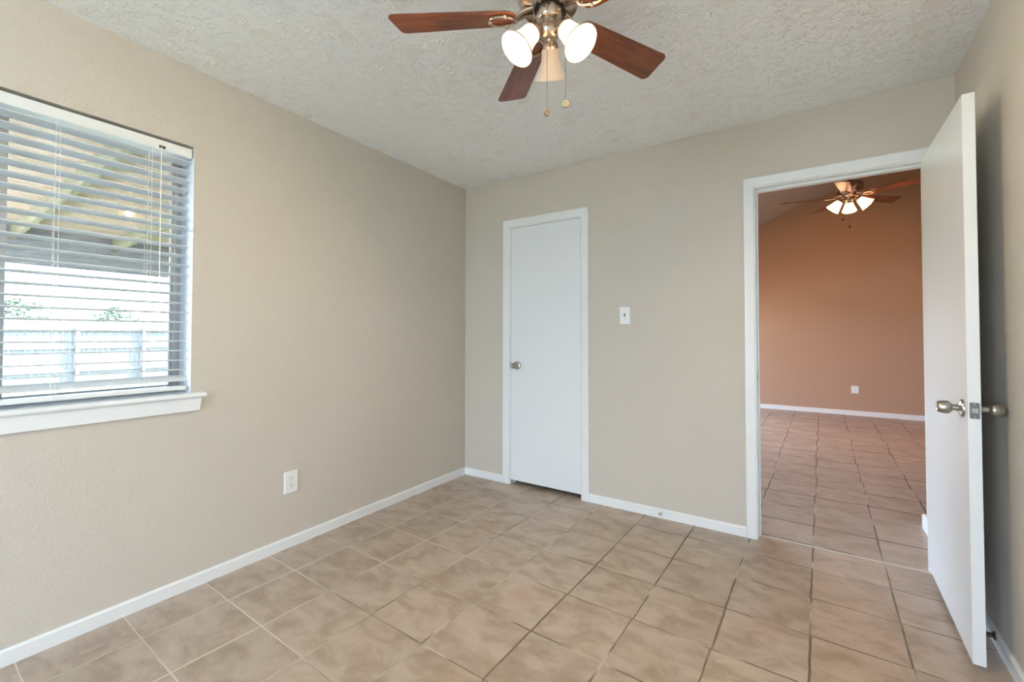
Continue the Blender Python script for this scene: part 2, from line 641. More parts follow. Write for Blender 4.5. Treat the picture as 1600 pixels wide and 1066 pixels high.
iv2 = Matrix.Translation((-(FX0 + FX1) / 2, -(YF - .1), -FZ0))
m = MB()
ya_, yb_ = YF - .12, YF - .08
m.box(FX0, FX0 + .03, ya_, yb_, FZ0, FZ1, iv2).box(FX1 - .03, FX1, ya_, yb_, FZ0, FZ1, iv2).box(FX0 + .03, FX1 - .03, ya_, yb_, FZ0, FZ0 + .03, iv2)
m.box(FX0 + .03, FX1 - .03, ya_, yb_, FZ1 - .03, FZ1, iv2).box((FX0 + FX1) / 2 - .02, (FX0 + FX1) / 2 + .02, ya_, yb_, FZ0 + .03, FZ1 - .03, iv2)
f2_ = m.build('window_frame', ALU, w2_)
MB().box(FX0 + .03, FX1 - .03, YF - .102, YF - .098, FZ0 + .03, FZ1 - .03, iv2).build('pane', GLASS, f2_)

w4_ = empty('fill_window_4', (-.1, (LY0 + LY1) / 2, LZ0), 'glazed patio opening added in the left wall behind the camera for fill daylight', 'window', kind='structure')
iv4 = Matrix.Translation((.1, -(LY0 + LY1) / 2, -LZ0))
m = MB()
m.box(-.12, -.08, LY0, LY0 + .04, LZ0, LZ1, iv4).box(-.12, -.08, LY1 - .04, LY1, LZ0, LZ1, iv4).box(-.12, -.08, LY0 + .04, LY1 - .04, LZ0, LZ0 + .04, iv4).box(-.12, -.08, LY0 + .04, LY1 - .04, LZ1 - .04, LZ1, iv4)
f4_ = m.build('window_frame', TRIM, w4_)
MB().box(-.102, -.098, LY0 + .04, LY1 - .04, LZ0 + .04, LZ1 - .04, iv4).build('pane', GLASS, f4_)

# closet box behind the narrow door
m = MB()
m.box(0.30, 0.34, TH, 0.74, 0, HC).box(1.26, 1.30, TH, 0.74, 0, HC).box(0.34, 1.26, 0.70, 0.74, 0, HC).box(0.30, 1.30, TH, 0.74, HC - 0.02, HC + .02)
S(m.build('wall_closet', WALL), 'plain inside walls of the closet behind the narrow door', 'wall')

# living room beyond the doorway
LY = 5.30
SL = 0.41


def zv(x):
    return 2.99 + SL * (x - 1.885)


S(MB().box(-0.2, 6.2, LY, LY + 0.12, 0, 4.9).build('wall_far', LIV), 'tan far wall of the living room seen through the doorway', 'wall')
S(MB().box(0.38, 0.5, 0.74, .9, 0, zv(0.5) + .05).box(0.38, 0.5, 4.8, LY, 0, zv(0.5) + .05).box(0.38, 0.5, .9, 4.8, 0, .05).box(0.38, 0.5, .9, 4.8, 1.55, zv(0.5) + .05).build('wall_far_left', LIV), 'tan side wall of the living room, left of the doorway view', 'wall')  # side opening added to let daylight into the living room
S(MB().box(6.0, 6.2, TH, LY, 0, 4.9).build('wall_far_right', LIV), 'tan side wall of the living room, right of the doorway view', 'wall')
portal('living_portal', (.37, 2.85, .8), (1, 0, 0), 3.9, 1.5)
m = MB()
m.hexa([(0.38, TH, zv(.38)), (6.2, TH, zv(6.2)), (0.38, LY + .1, zv(.38)), (6.2, LY + .1, zv(6.2)),
        (0.38, TH, zv(.38) + .1), (6.2, TH, zv(6.2) + .1), (0.38, LY + .1, zv(.38) + .1), (6.2, LY + .1, zv(6.2) + .1)])
S(m.build('ceiling_far', CEIL2), 'sloping vaulted ceiling of the living room beyond the doorway', 'ceiling')
S(MB().box(3.036, 3.15, TH, 0.72, 0, zv(3.0)).build('wall_stub', WALL), 'short wall end just past the open doorway on its right', 'wall')


# ------------------------------------------------------------------ baseboards
def base_prof(o0, o1, nrm, h=0.058, t=0.012):
    """board from o0 to o1 on the floor, thickness along nrm, eased top edge"""
    o0, o1, nrm = Vector(o0), Vector(o1), Vector(nrm)
    prof = [(0, 0.0), (t, 0.0), (t, h - .007), (t * .72, h - .002), (t * .35, h), (0, h)]
    b = MB()
    A = [b.b.verts.new(o0 + nrm * p + Vector((0, 0, z))) for p, z in prof]
    B = [b.b.verts.new(o1 + nrm * p + Vector((0, 0, z))) for p, z in prof]
    b.b.faces.new(A)
    b.b.faces.new(B[::-1])
    for i in range(len(prof)):
        j = (i + 1) % len(prof)
        b.b.faces.new((A[i], B[i], B[j], A[j]))
    return b


S(base_prof((0, LY1, 0), (0, -0.0005, 0), (1, 0, 0)).build('baseboard_left', TRIM), 'low white baseboard along the window wall', 'baseboard')
S(base_prof((0.0125, 0, 0), (0.3965, 0, 0), (0, -1, 0)).build('baseboard_back', TRIM), 'short white baseboard between the corner and closet door casing', 'baseboard')
bb = S(base_prof((1.131, 0, 0), (2.123, 0, 0), (0, -1, 0)).build('baseboard_back.001', TRIM), 'white baseboard between closet door and open doorway', 'baseboard')
S(base_prof((xr(RY1), RY1, 0), (xr(-.03), -0.03, 0), Vector((-1, XRS, 0)).normalized()).build('baseboard_right', TRIM), 'white baseboard on the right wall behind the open door', 'baseboard')
S(base_prof((0.5, LY, 0), (6.0, LY, 0), (0, -1, 0), 0.07).build('baseboard_far', TRIM), 'white baseboard along the far living room wall', 'baseboard')
S(base_prof((3.036, TH + .016, 0), (3.036, 0.732, 0), (-1, 0, 0), 0.085, .020).build('baseboard_stub', TRIM), 'white baseboard end peeking past the hinge edge of the open door', 'baseboard')


# ------------------------------------------------------------------ casings
def casing(name, x0, x1, zt, wd, label, stop, yj1):
    """x0,x1,zt: finished opening inside the casing"""
    e = empty(name, (x0, 0, 0), label, 'door casing', kind='structure')
    inv = Matrix.Translation((-x0, 0, 0))
    t = 0.015
    prof = [(0, 0), (0, -0.009), (0.004, -0.012), (wd - .012, -t), (wd - .003, -t), (wd, -t + .003), (wd, 0)]  # (outward, y)
    b = MB()
    # one mitred U: left leg, head, right leg
    rows = []
    for cx, cz, sx, sz in ((x0, 0, -1, 0), (x0, zt, -1, 1), (x1, zt, 1, 1), (x1, 0, 1, 0)):
        rows.append([b.b.verts.new(inv @ Vector((cx + sx * o, y, cz + sz * o))) for o, y in prof])
    for A, B in zip(rows, rows[1:]):
        for i in range(len(prof)):
            j = (i + 1) % len(prof)
            b.b.faces.new((A[i], A[j], B[j], B[i]))
    b.b.faces.new(rows[0])
    b.b.faces.new(rows[-1][::-1])
    b.build('casing', TRIM, e)
    # jamb lining and stop
    j = MB()
    g = 0.006
    j.box(x0 - g, x0 + g, 0, yj1, 0, zt + g, inv).box(x1 - g, x1 + g, 0, yj1, 0, zt + g, inv).box(x0 + g, x1 - g, 0, yj1, zt - g, zt + g, inv)
    j.build('jamb', TRIM, e, bevel=0.0015)
    k = MB()
    s0, s1, sw = stop
    k.box(x0 + g, x0 + g + sw, s0, s1, 0, zt - g, inv).box(x1 - g - sw, x1 - g, s0, s1, 0, zt - g, inv).box(x0 + g + sw, x1 - g - sw, s0, s1, zt - g - sw, zt - g, inv)
    k.build('door_stop_strip', TRIM, e, bevel=0.002)
    return e


c1 = casing('trim_1', 0.458, 1.078, 2.046, 0.060, 'narrow white casing framing the closed closet door', (0.046, 0.080, 0.011), TH)
c2 = casing('trim_2', 2.178, 2.938, 2.054, 0.054, 'white casing and jamb framing the open doorway', (0.046, 0.082, 0.011), TH + .012)
# strike plates let into the jambs
p = MB().prism(rrect(0.028, 0.058, 0.004), 0.0012, frame_to((0.0062, 0.024, 0.935), (1, 0, 0), (0, 1, 0)))
s = p.build('strike_plate', NICKEL, c2)
MB().prism(rrect(0.012, 0.026, 0.005), 0.0006, frame_to((0.0075, 0.024, 0.935), (1, 0, 0), (0, 1, 0))).build('bolt_hole', DARK, s)
p = MB().prism(rrect(0.026, 0.055, 0.004), 0.0012, frame_to((0.0062, 0.010, 0.942), (1, 0, 0), (0, 1, 0)))
p.build('strike_plate', NICKEL, c1)


# ------------------------------------------------------------------ knobs
def knob(parent, origin, axis, name='doorknob'):
    f = frame_to(origin, axis)
    k = MB()
    k.lathe([(0, 0.0), (0.032, 0.0), (0.032, 0.003), (0.029, 0.008), (0.017, 0.011), (0.0125, 0.013), (0.0118, 0.028), (0.0135, 0.0285),
             (0.0135, 0.031), (0.0175, 0.032), (0.0225, 0.036), (0.0245, 0.043), (0.0242, 0.052), (0.0215, 0.064), (0.019, 0.069), (0.0165, 0.0705), (0.0150, 0.0695), (0, 0.0695)], f, 40)
    o = k.build(name, NICKEL, parent, smooth=True)
    MB().lathe([(0, 0.0690), (0.006, 0.0690), (0.0055, 0.0712), (0, 0.0714)], f, 16).build('turn_button', NICKEL, o, smooth=True)
    return o


# closet door
d1 = empty('door_1', (0.466, 0.0, 0.034), 'closed white flush closet door, tall and narrow', 'door', kind='structure')
MB().box(0.0, 0.604, 0.004, 0.038, 0.0, 2.004).build('door_slab', DOORP, d1, bevel=0.002)
knob(d1, (0.062, 0.004, 0.908), (0, -1, 0))
for z in (1.773, 0.270):
    h = MB()
    for q in range(3):
        h.lathe([(0, 0), (0.0055, 0), (0.0055, 0.031), (0, 0.031)], Matrix.Translation((0.606, -0.002, z - 0.049 + q * 0.033)), 12)
    h.box(0.590, 0.606, 0.0032, 0.0045, z - 0.045, z + 0.045)
    h.build('hinge', TRIM, d1, smooth=True)

# open door
H = Vector((2.905, -0.008, 0))
F = Vector((2.887, -0.713, 0))
dd = (F - H).normalized()
nn = Vector((-dd.y, dd.x, 0))          # towards the right wall
if nn.x < 0:
    nn = -nn
T2 = 0.034
W2 = (F - H).length
d2 = empty('door_2', (H.x, H.y, 0.0), 'white flush door swung open against the right wall', 'door', kind='structure')
loc = lambda s, t, z: (dd * s + nn * t) + Vector((0, 0, z))
MB().hexa([loc(0, 0, .058), loc(0, T2, .058), loc(W2, 0, .020), loc(W2, T2, .020), loc(0, 0, 2.053), loc(0, T2, 2.053), loc(W2, 0, 2.053), loc(W2, T2, 2.053)]).build('door_slab', DOORP, d2, bevel=0.0015)
ks = W2 - 0.062
KZ = 0.912
knob(d2, loc(ks, 0, KZ), -nn)
knob(d2, loc(ks, T2, KZ), nn)
pl = MB().prism(rrect(0.0255, 0.057, 0.003), 0.0012, frame_to(loc(W2, T2 / 2, KZ), dd, nn)).build('latch_plate', PLATE, d2)
fm = frame_to(loc(W2 + .001, T2 / 2, KZ), dd, nn)
MB().hexa([fm @ Vector(v) for v in [(-.008, -.008, 0), (.008, -.008, 0), (-.008, .008, 0), (.008, .008, 0), (-.008, -.008, .002), (.007, -.008, .011), (-.008, .008, .002), (.007, .008, .011)]]).build('latch_bolt', NICKEL, pl, bevel=.001)
m = MB()
for z in (-.022, .022):
    m.lathe([(0, 0), (0.0035, 0), (0.003, 0.001), (0, 0.0012)], fm @ Matrix.Translation((0, z, 0)), 12)
m.build('screw', NICKEL, pl, smooth=True)
for z in (0.30, 1.05, 1.80):
    h = MB()
    h.lathe([(0, 0), (0.0055, 0), (0.0055, 0.089), (0, 0.089)], Matrix.Translation(loc(-.006, T2 + .004, z)), 12)
    h.build('hinge', TRIM, d2, smooth=True)


# ------------------------------------------------------------------ wall plates
def outlet(origin, normal, label, cat='outlet', sw=0.074, sh=0.118, kind='outlet'):
    f = frame_to((0, 0, 0), normal, Vector((0, 0, 1)).cross(Vector(normal)))
    e = empty('wall_outlet' if kind == 'outlet' else 'light_switch' if kind == 'switch' else 'blank_wall_plate', origin, label, cat)
    pm = WALL if kind == 'blank' else PLASTIC
    pts0, pts1 = rrect(sw, sh, .004), rrect(sw - .008, sh - .008, .003)
    b = MB()
    A = [b.b.verts.new(f @ Vector((x, y, 0))) for x, y in pts0]
    B = [b.b.verts.new(f @ Vector((x, y, 0.0025))) for x, y in pts0]
    Cc = [b.b.verts.new(f @ Vector((x, y, 0.0055))) for x, y in pts1]
    for P, Q in ((A, B), (B, Cc)):
        for i in range(len(P)):
            j = (i + 1) % len(P)
            b.b.faces.new((P[i], P[j], Q[j], Q[i]))
    b.b.faces.new(Cc)
    b.b.faces.new(A[::-1])
    b.build('cover_plate', pm, e)
    if kind == 'outlet':
        for s in (0.0195, -0.0195):
            k = MB()
            pts = []
            for q in range(28):
                a = 2 * PI * q / 28
                pts.append((0.017 * math.cos(a), max(-.0125, min(.0125, 0.017 * math.sin(a))) + s))
            k.prism(pts, 0.0020, f @ Matrix.Translation((0, 0, 0.0050)))
            o = k.build('receptacle_face', PLASTIC, e)
            z = 0.0068
            k = MB()
            k.box(-.0078, -.0056, s + .001, s + .0095, z, z + .0006, f).box(.0056, .0078, s + .002, s + .0085, z, z + .0006, f)
            k.lathe([(0, 0), (0.0026, 0), (0.0026, 0.0006), (0, 0.0006)], f @ Matrix.Translation((0, s - .0065, z)), 12)
            k.build('slot', SLOT, o)
        MB().lathe([(0, 0), (0.0032, 0), (0.0026, 0.0012), (0, 0.0014)], f @ Matrix.Translation((0, 0, 0.0055)), 14).build('screw', SCREW, e, smooth=True)
    elif kind == 'switch':
        MB().box(-.0052, .0052, -.012, .012, 0.0052, 0.0062, f).build('toggle_slot', SLOT, e)
        t = MB()
        t.hexa([f @ Vector(v) for v in [(-.0042, -.010, .006), (.0042, -.010, .006), (-.0042, .0, .006), (.0042, .0, .006),
                                         (-.0036, -.011, .0165), (.0036, -.011, .0165), (-.0036, -.004, .0185), (.0036, -.004, .0185)]])
        t.build('toggle', PLASTIC, e, bevel=.0008)
        for s in (.0302, -.0302):
            MB().lathe([(0, 0), (0.0032, 0), (0.0026, 0.0012), (0, 0.0014)], f @ Matrix.Translation((0, s, 0.0055)), 14).build('screw', SCREW, e, smooth=True)
    else:
        MB().lathe([(0, 0), (0.0036, 0), (0.0030, 0.0012), (0, 0.0014)], f @ Matrix.Translation((0, -.006, 0.0055)), 14).build('screw', SCREW, e, smooth=True)
    return e


outlet((0, -1.531, 0.358), (1, 0, 0), 'white duplex outlet low on the left wall below the window', sw=.079, sh=.121)
outlet((1.400, 0, 1.316), (0, -1, 0), 'white toggle light switch on the wall between closet door and doorway', 'light switch', .074, .120, 'switch')
outlet((0.073, 0, 0.268), (0, -1, 0), 'painted-over blank wall plate in the corner beside the closet door', 'wall plate', .072, .112, 'blank')
outlet((3.112, LY, 0.381), (0, -1, 0), 'small white outlet on the far living room wall', sw=.088, sh=.108)

# door stops
e = empty('door_stop', (1.634, -0.0118, 0.030), 'bare metal door stop stub on the baseboard between closet and doorway', 'door stop')
f = frame_to((0, 0, 0), (0, -1, 0))
MB().lathe([(0, 0), (0.0095, 0), (0.0095, 0.004), (0.006, 0.006), (0.006, 0.010), (0, 0.010)], f, 20).build('base', NICKEL, e, smooth=True)
MB().lathe([(0, 0.010), (0.0085, 0.010), (0.0085, 0.018), (0.006, 0.020), (0, 0.020)], f, 6).build('tip', NICKEL, e)
sy = -0.505
e = empty('door_stop', (xr(sy) - .0125, sy, 0.040), 'brown spring door stop on the baseboard behind the open door', 'door stop')
b = MB().lathe([(0, 0), (0.016, 0), (0.0155, 0.003), (0.011, 0.006), (0, 0.006)], frame_to((0, 0, 0), (-1, 0, 0)), 20)
b.build('base', COPPER, e, smooth=True)
pts = [(-(0.004 + 0.062 * k / 160), 0.0075 * math.cos(2 * PI * k / 10), 0.0075 * math.sin(2 * PI * k / 10)) for k in range(161)]
MB().tube(pts, 0.0016, 6).build('spring', COPPER, e, smooth=True)
MB().lathe([(0, 0.066), (0.0085, 0.066), (0.0085, 0.076), (0.006, 0.079), (0, 0.079)], frame_to((0, 0, 0), (-1, 0, 0)), 16).build('tip', PLASTIC, e, smooth=True)

# metal threshold seam under the doorway
S(MB().box(DX0 + .012, DX1 - .012, 0.052, 0.066, 0.0, 0.003).build('trim_3', plain('pale grout strip', (0.55, 0.49, 0.43), 0.8)), 'thin pale grout strip across the doorway floor', 'threshold')

# ------------------------------------------------------------------ window
win = empty('window_1', (-0.13, WY1, WZ0), 'sliding aluminium window with white stool and apron in the left wall', 'window', kind='structure')
iv = Matrix.Translation((0.13, -WY1, -WZ0))
x0, x1 = -0.175, -0.130
ft = 0.032
m = MB()
m.box(x0, x1, WY1 - ft, WY1, WZ0, WZ1, iv).box(x0, x1, WY0, WY0 + ft, WZ0, WZ1, iv)
m.box(x0, x1, WY0 + ft, WY1 - ft, WZ0, WZ0 + ft, iv).box(x0, x1, WY0 + ft, WY1 - ft, WZ1 - ft, WZ1, iv)
m.build('window_frame', ALU, win, bevel=.002)
YM = -2.602
for nm, a, c, xo in (('sash', YM - .022, WY1 - ft, 0.0), ('sash', WY0 + ft, YM + .022, -.018)):
    s_ = MB()
    q0, q1 = -0.150 + xo, -0.136 + xo
    st = 0.020 if xo == 0 else .024
    l_ = .044 if xo == 0 else .024
    s_.box(q0, q1, c - st * .5, c, WZ0 + ft, WZ1 - ft, iv).box(q0, q1, a, a + l_, WZ0 + ft, WZ1 - ft, iv)
    s_.box(q0, q1, a + l_, c - st * .5, WZ0 + ft, WZ0 + ft + .02, iv).box(q0, q1, a + l_, c - st * .5, WZ1 - ft - .02, WZ1 - ft, iv)
    so = s_.build('sash', ALU, win, bevel=.0015)
    MB().box(-0.1445 + xo, -0.1415 + xo, a + l_, c - st * .5, WZ0 + ft + .02, WZ1 - ft - .02, iv).build('pane', TINTED, so)
# stool with bullnose, apron with raked end
prof = [(-.128, 0.889), (-.128, .908), (.022, .908), (.029, .905), (.033, .8985), (.033, .8925), (.029, .888), (.022, .885), (0.0002, .885), (0.0002, .889)]
b = MB()
ya, yb = WY0 - .055, WY1 + .055
# inside the reveal the board is as wide as the opening; in front of the wall it runs past it
inner = [(-.128, .8902), (-.128, .908), (0.0004, .908), (0.0004, .8902)]
b.prism([(p_[0], p_[1]) for p_ in inner], (WY1 - .0004) - (WY0 + .0004), iv @ frame_to((0, WY1 - .0004, 0), (0, -1, 0), (1, 0, 0)))
outer = [(0.0004, .885), (0.0004, .908), (.022, .908), (.029, .905), (.033, .8985), (.033, .8925), (.029, .888), (.022, .885)]
b.prism(outer, yb - ya, iv @ frame_to((0, yb, 0), (0, -1, 0), (1, 0, 0)))
b.build('window_sill', TRIM, win, smooth=True)
b = MB()
b.hexa([iv @ Vector(v) for v in [(0.0004, ya + .022, .824), (.016, ya + .022, .824), (0.0004, yb - .022, .824), (.016, yb - .022, .824),
                                 (0.0004, ya + .012, .885), (.016, ya + .012, .885), (0.0004, yb - .012, .885), (.016, yb - .012, .885)]])
b.build('apron', TRIM, win, bevel=.002)
# white painted returns of the opening
b = MB()
b.box(-.13, -.0005, WY1 - .0012, WY1 + .0004, .909, WZ1 - .0015, iv).box(-.13, -.0005, WY0 - .0004, WY0 + .0012, .909, WZ1 - .0015, iv)
b.build('reveal_lining', TRIM, win)

# ------------------------------------------------------------------ blind
BY0, BY1 = WY0 + .012, WY1 - .013
bl = empty('window_blind', (-0.035, BY1, 2.057), 'white horizontal slat blind hanging in the left window', 'blind')
bv = Matrix.Translation((0.035, -BY1, -2.057))
MB().box(-.058, -.004, BY0 - .006, BY1 + .006, 2.012, 2.056, bv).build('headrail', BLIND, bl, bevel=.003)
MB().box(-.0045, -.0030, BY1 - .122, BY1 - .098, 2.018, 2.030, bv).build('tilter_slot', SLOT, bl)
sl = MB()


def slat(zc, tilt, thick=.0036):
    n = 6
    top, bot = [], []
    for k in range(n + 1):
        s = -0.0265 + 0.053 * k / n
        crown = 0.0022 * (1 - (s / .0265) ** 2)
        xx = -0.035 + s * math.cos(tilt)
        zz = zc + crown - s * math.sin(tilt)
        top.append((xx, zz + thick / 2))
        bot.append((xx, zz - thick / 2))
    return top + bot[::-1]


k = -7
zs = []
while True:
    zc = 1.238 + .0442 * k
    k += 1
    if zc < 0.99:
        continue
    if zc > 2.0:
        break
    zs.append(zc)
for i, zc in enumerate(zs):
    uu = max(0, (zc - 1.22) / .8)
    tl = -0.04 - 0.13 * uu - 0.05 * uu * uu + 0.012 * math.sin(i * 2.1)
    sl.prism(slat(zc, tl), BY1 - BY0, bv @ frame_to((0, BY1 + .004 * math.sin(i * 1.3), 0), (0, -1, 0), (1, 0, 0)))
sl.prism(slat(0.978, 0.42), BY1 - BY0, bv @ frame_to((0, BY1, 0), (0, -1, 0), (1, 0, 0)))
sl.build('slats', SLAT, bl, smooth=True)
MB().box(-.060, -.010, BY0, BY1, 0.924, 0.942, bv).build('bottom_rail', BLIND, bl, bevel=.004)
for yl in (-2.180, -2.467, -2.75, -3.02):
    c = MB()
    for xx in (-.0635, -.0075):
        c.tube([bv @ Vector((xx, yl + (.003 if xx > -.03 else -.003), z)) for z in (2.013, 1.6, 1.2, .945)], 0.0009, 6)
    for zc in zs:
        c.tube([bv @ Vector((-.0635, yl, zc - .004)), bv @ Vector((-.0075, yl, zc - .004))], 0.0006, 5)
    c.tube([bv @ Vector((-.0045, yl - .010, z)) for z in (2.013, 1.5, .935)], 0.0008, 6)
    c.tube([bv @ Vector(v) for v in ((-.0075, yl - .008, .948), (-.0055, yl, .932), (-.0060, yl + .008, .946))], 0.0012, 6)
    c.build('ladder_cord', CORD, bl, smooth=True)
wd = MB().tube([bv @ Vector((0.004, -2.148, z)) for z in (2.02, 1.80, 1.40)], 0.0022, 8).build('lift_cord', CORD, bl, smooth=True)
MB().tube([bv @ Vector((0.004, -2.148, z)) for z in (1.402, 1.30)], 0.0009, 6).build('cord_tail', CORD, wd, smooth=True)
MB().lathe([(0, 0.032), (0.0025, 0.032), (0.004, 0.024), (0.0075, 0.008), (0.0080, 0.003), (0.006, 0), (0, 0)], bv @ Matrix.Translation((0.004, -2.148, 1.272)), 16).build('tassel', PLASTIC, wd, smooth=True)


# ------------------------------------------------------------------ ceiling fans
def blade_outline(r_in, r_out, w0, w1):
    pts = []
    c = 0.022

    def arc(cx, cy, r, a0, a1, n=5):
        for q in range(n + 1):
            a = math.radians(a0 + (a1 - a0) * q / n)
            pts.append((cx + r * math.cos(a), cy + r * math.sin(a)))
    arc(r_out - c, w1 / 2 - c, c, 0, 90)
    arc(r_in + w0 * .42, w0 / 2 - w0 * .42, w0 * .42, 90, 180)
    arc(r_in + w0 * .42, -w0 / 2 + w0 * .42, w0 * .42, 180, 270)
    arc(r_out - c - .012, -w1 / 2 + c, c, 270, 360)
    return pts


def make_fan(X, Y, zc, zb, R, th0, pitch, label, rod, lamps, group, shade_prof, hub_z, lit, point, motor, chains, step=2 * PI / 5, az_blades=None):
    e = empty('ceiling_fan', (X, Y, zc), label, 'ceiling fan', group)
    z = lambda v: v - zc
    mz0, mz1, mr = motor
    # canopy and rod
    if rod:
        ct = rod
        MB().lathe([(0, z(ct - .10)), (.03, z(ct - .10)), (.065, z(ct - .05)), (.07, z(ct)), (0, z(ct))], n=32).build('canopy', BRONZE, e, smooth=True)
        MB().lathe([(0, z(mz1 - .01)), (.0125, z(mz1 - .01)), (.0125, z(ct - .09)), (0, z(ct - .09))], n=16).build('downrod', DARK if False else BRONZE, e, smooth=True)
    else:
        MB().lathe([(0, z(mz1 - .005)), (.058, z(mz1 - .005)), (.068, z(zc - .02)), (.07, z(zc - .0002)), (0, z(zc - .0002))], n=32).build('canopy', BRONZE, e, smooth=True)
    hgt = mz1 - mz0
    MB().lathe([(0, z(mz0)), (mr * .70, z(mz0)), (mr * .86, z(mz0 + .03 * hgt)), (mr * .97, z(mz0 + .22 * hgt)), (mr, z(mz0 + .5 * hgt)), (mr * .98, z(mz0 + .75 * hgt)),
                (mr * .86, z(mz1 - .1 * hgt)), (mr * .6, z(mz1)), (0, z(mz1))], n=48).build('motor_housing', BRONZE, e, smooth=True)
    MB().lathe([(mr * .40, z(mz0 - .004)), (mr * .47, z(mz0 - .004)), (mr * .47, z(mz0 - .0002)), (mr * .40, z(mz0 - .0002)), (mr * .40, z(mz0 - .004))], n=40).build('gap_ring', DARK, e)  # black ring drawn in for the dark gap under the motor
    sw_r = mr * .39
    MB().lathe([(0, z(mz0)), (sw_r, z(mz0)), (sw_r, z(hub_z + .034)), (sw_r * .9, z(hub_z + .028)), (sw_r * .62, z(hub_z + .024)), (sw_r * .60, z(hub_z + .014)), (sw_r * .86, z(hub_z)), (sw_r * .86, z(hub_z - .012)),
                (sw_r * .62, z(hub_z - .030)), (sw_r * .25, z(hub_z - .036)), (sw_r * .2, z(hub_z - .044)), (0, z(hub_z - .046))], n=40).build('switch_housing', BRONZE, e, smooth=True)
    for kb in range(5):
        a = th0 + kb * step
        ca, sa = math.cos(a), math.sin(a)
        rz = Matrix.Rotation(a, 4, 'Z')
        bm_ = rz @ Matrix.Translation((0, 0, z(zb))) @ Matrix.Rotation(pitch, 4, 'X')
        rin = mr * 1.02
        bo = MB().prism(blade_outline(rin, R, .098, .128 if R < .6 else .138), 0.0055, Matrix.Identity(4)).build('blade', CHERRY, e, bevel=.0018)
        bo.matrix_local = bm_
        # iron: arm from the motor underside, loop plate under the blade
        ir = MB()
        lp = []
        for q in range(24):
            t = 2 * PI * q / 24
            lp.append(bm_ @ Vector((rin + .045 + .045 * math.cos(t), .030 * math.sin(t) * (1 + .25 * math.cos(t)), -.0045)))
        ir.tube(lp, .0048, 8, True)
        p0 = rz @ Vector((mr * .5, 0, z(mz0 - .006)))
        p1 = rz @ Vector((mr * .75, 0, z(mz0 - .010)))
        p2 = rz @ Vector((mr * 1.0, 0, z(min(mz0 - .016, zb + .004))))
        p3 = bm_ @ Vector((rin + .010, 0, -.006))
        # flattened arm: two rails that meet under the motor
        for sgn in (-1, 1):
            o_ = rz @ Vector((0, sgn * .011, 0))
            ir.tube([p0 + o_ * 1.4, p1 + o_, p2 + o_ * .9, p3 + o_ * .8], [.0075, .0070, .0065, .0055], 8)
        for (sx_, sy_) in ((rin + .088, 0), (rin + .035, .030), (rin + .035, -.030)):
            ir.lathe([(0, -.013), (.005, -.012), (.0075, -.009), (.0075, -.002), (0, -.002)], bm_ @ Matrix.Translation((sx_, sy_, 0)), 12)
        ir.build('blade_iron', BRONZE, e, smooth=True)
    for (azd, beta, r_s, z_s, on) in lamps:
        a, b_ = math.radians(azd), math.radians(beta)
        ax = Vector((math.cos(a) * math.cos(b_), math.sin(a) * math.cos(b_), -math.sin(b_)))
        o0 = Vector((math.cos(a) * r_s, math.sin(a) * r_s, z(z_s)))
        f_ = frame_to(o0, ax)
        hubp = Vector((math.cos(a) * sw_r * .5, math.sin(a) * sw_r * .5, z(hub_z - .004)))
        h_ = MB()
        h_.tube([hubp, hubp.lerp(o0 - ax * .02, .6) + Vector((0, 0, .004)), o0 - ax * .016], [.010, .010, .012], 12)
        h_.lathe([(0, -.022), (.016, -.020), (.0225, -.012), (.0265, -.002), (.0275, .012), (.0255, .012), (.0245, 0), (0, -.002)], f_, 32)
        h_.build('lamp_holder', BRONZE, e, smooth=True)
        sh = MB().lathe(shade_prof, f_, 40).build('lamp_shade', (SH_ON if lit == 'near' else SH_FAR) if on else SH_OFF, e, smooth=True)
        rr_, rz_ = max((r_, z_) for r_, z_ in shade_prof)
        rim = [f_ @ Vector((rr_ * math.cos(2 * PI * q / 40), rr_ * math.sin(2 * PI * q / 40), rz_)) for q in range(40)]
        MB().tube(rim, .0026, 8, True).build('shade_rim', RIM if on else SH_OFF, sh, smooth=True)
        bb_ = MB().lathe([(0, .0), (.012, .002), (.013, .018), (.019, .034), (.0215, .046), (.019, .058), (.010, .066), (0, .068)], f_, 20)
        bb_.build('bulb', BULB if on else SH_OFF, sh, smooth=True)
        if on and point:
            lamp('fan_bulb_light', o0 + ax * .074, point, WARM if lit == 'near' else (1.0, 0.45, 0.18), e, .022)
    for (cx, cy, zt, zb_, ring) in chains:
        c_ = MB()
        n = max(2, int((zt - zb_) / .0042))
        for q in range(n):
            c_.lathe([(0, -.0014), (.0013, -.0006), (.0013, .0006), (0, .0014)], Matrix.Translation((cx, cy, z(zt - q * .0042))), 6)
        c_.tube([(cx, cy, z(zt)), (cx, cy, z(zb_))], .0005, 4)
        co = c_.build('pull_chain', CHAIN, e, smooth=True)
        d = (Vector((CAM.x, CAM.y, 0)) - Vector((X + cx, Y + cy, 0))).normalized()
        d.rotate(Matrix.Rotation(ring, 3, 'Z'))
        ff = frame_to((cx, cy, z(zb_ - .011)), d, (0, 0, 1))
        p_ = MB().lathe([(0, -.0015), (.0085, -.0015), (.0085, -.003), (.0110, -.003), (.0115, 0), (.0110, .003), (.0085, .003), (.0085, .0015), (0, .0015)], ff, 28)
        for q in range(3):
            p_.box(-.0075, .0075, -.0009, .0009, -.0026, .0026, ff @ Matrix.Rotation(q * PI / 3, 4, 'Z'))
        p_.build('chain_fob', CHAIN, co, smooth=True)
    return e


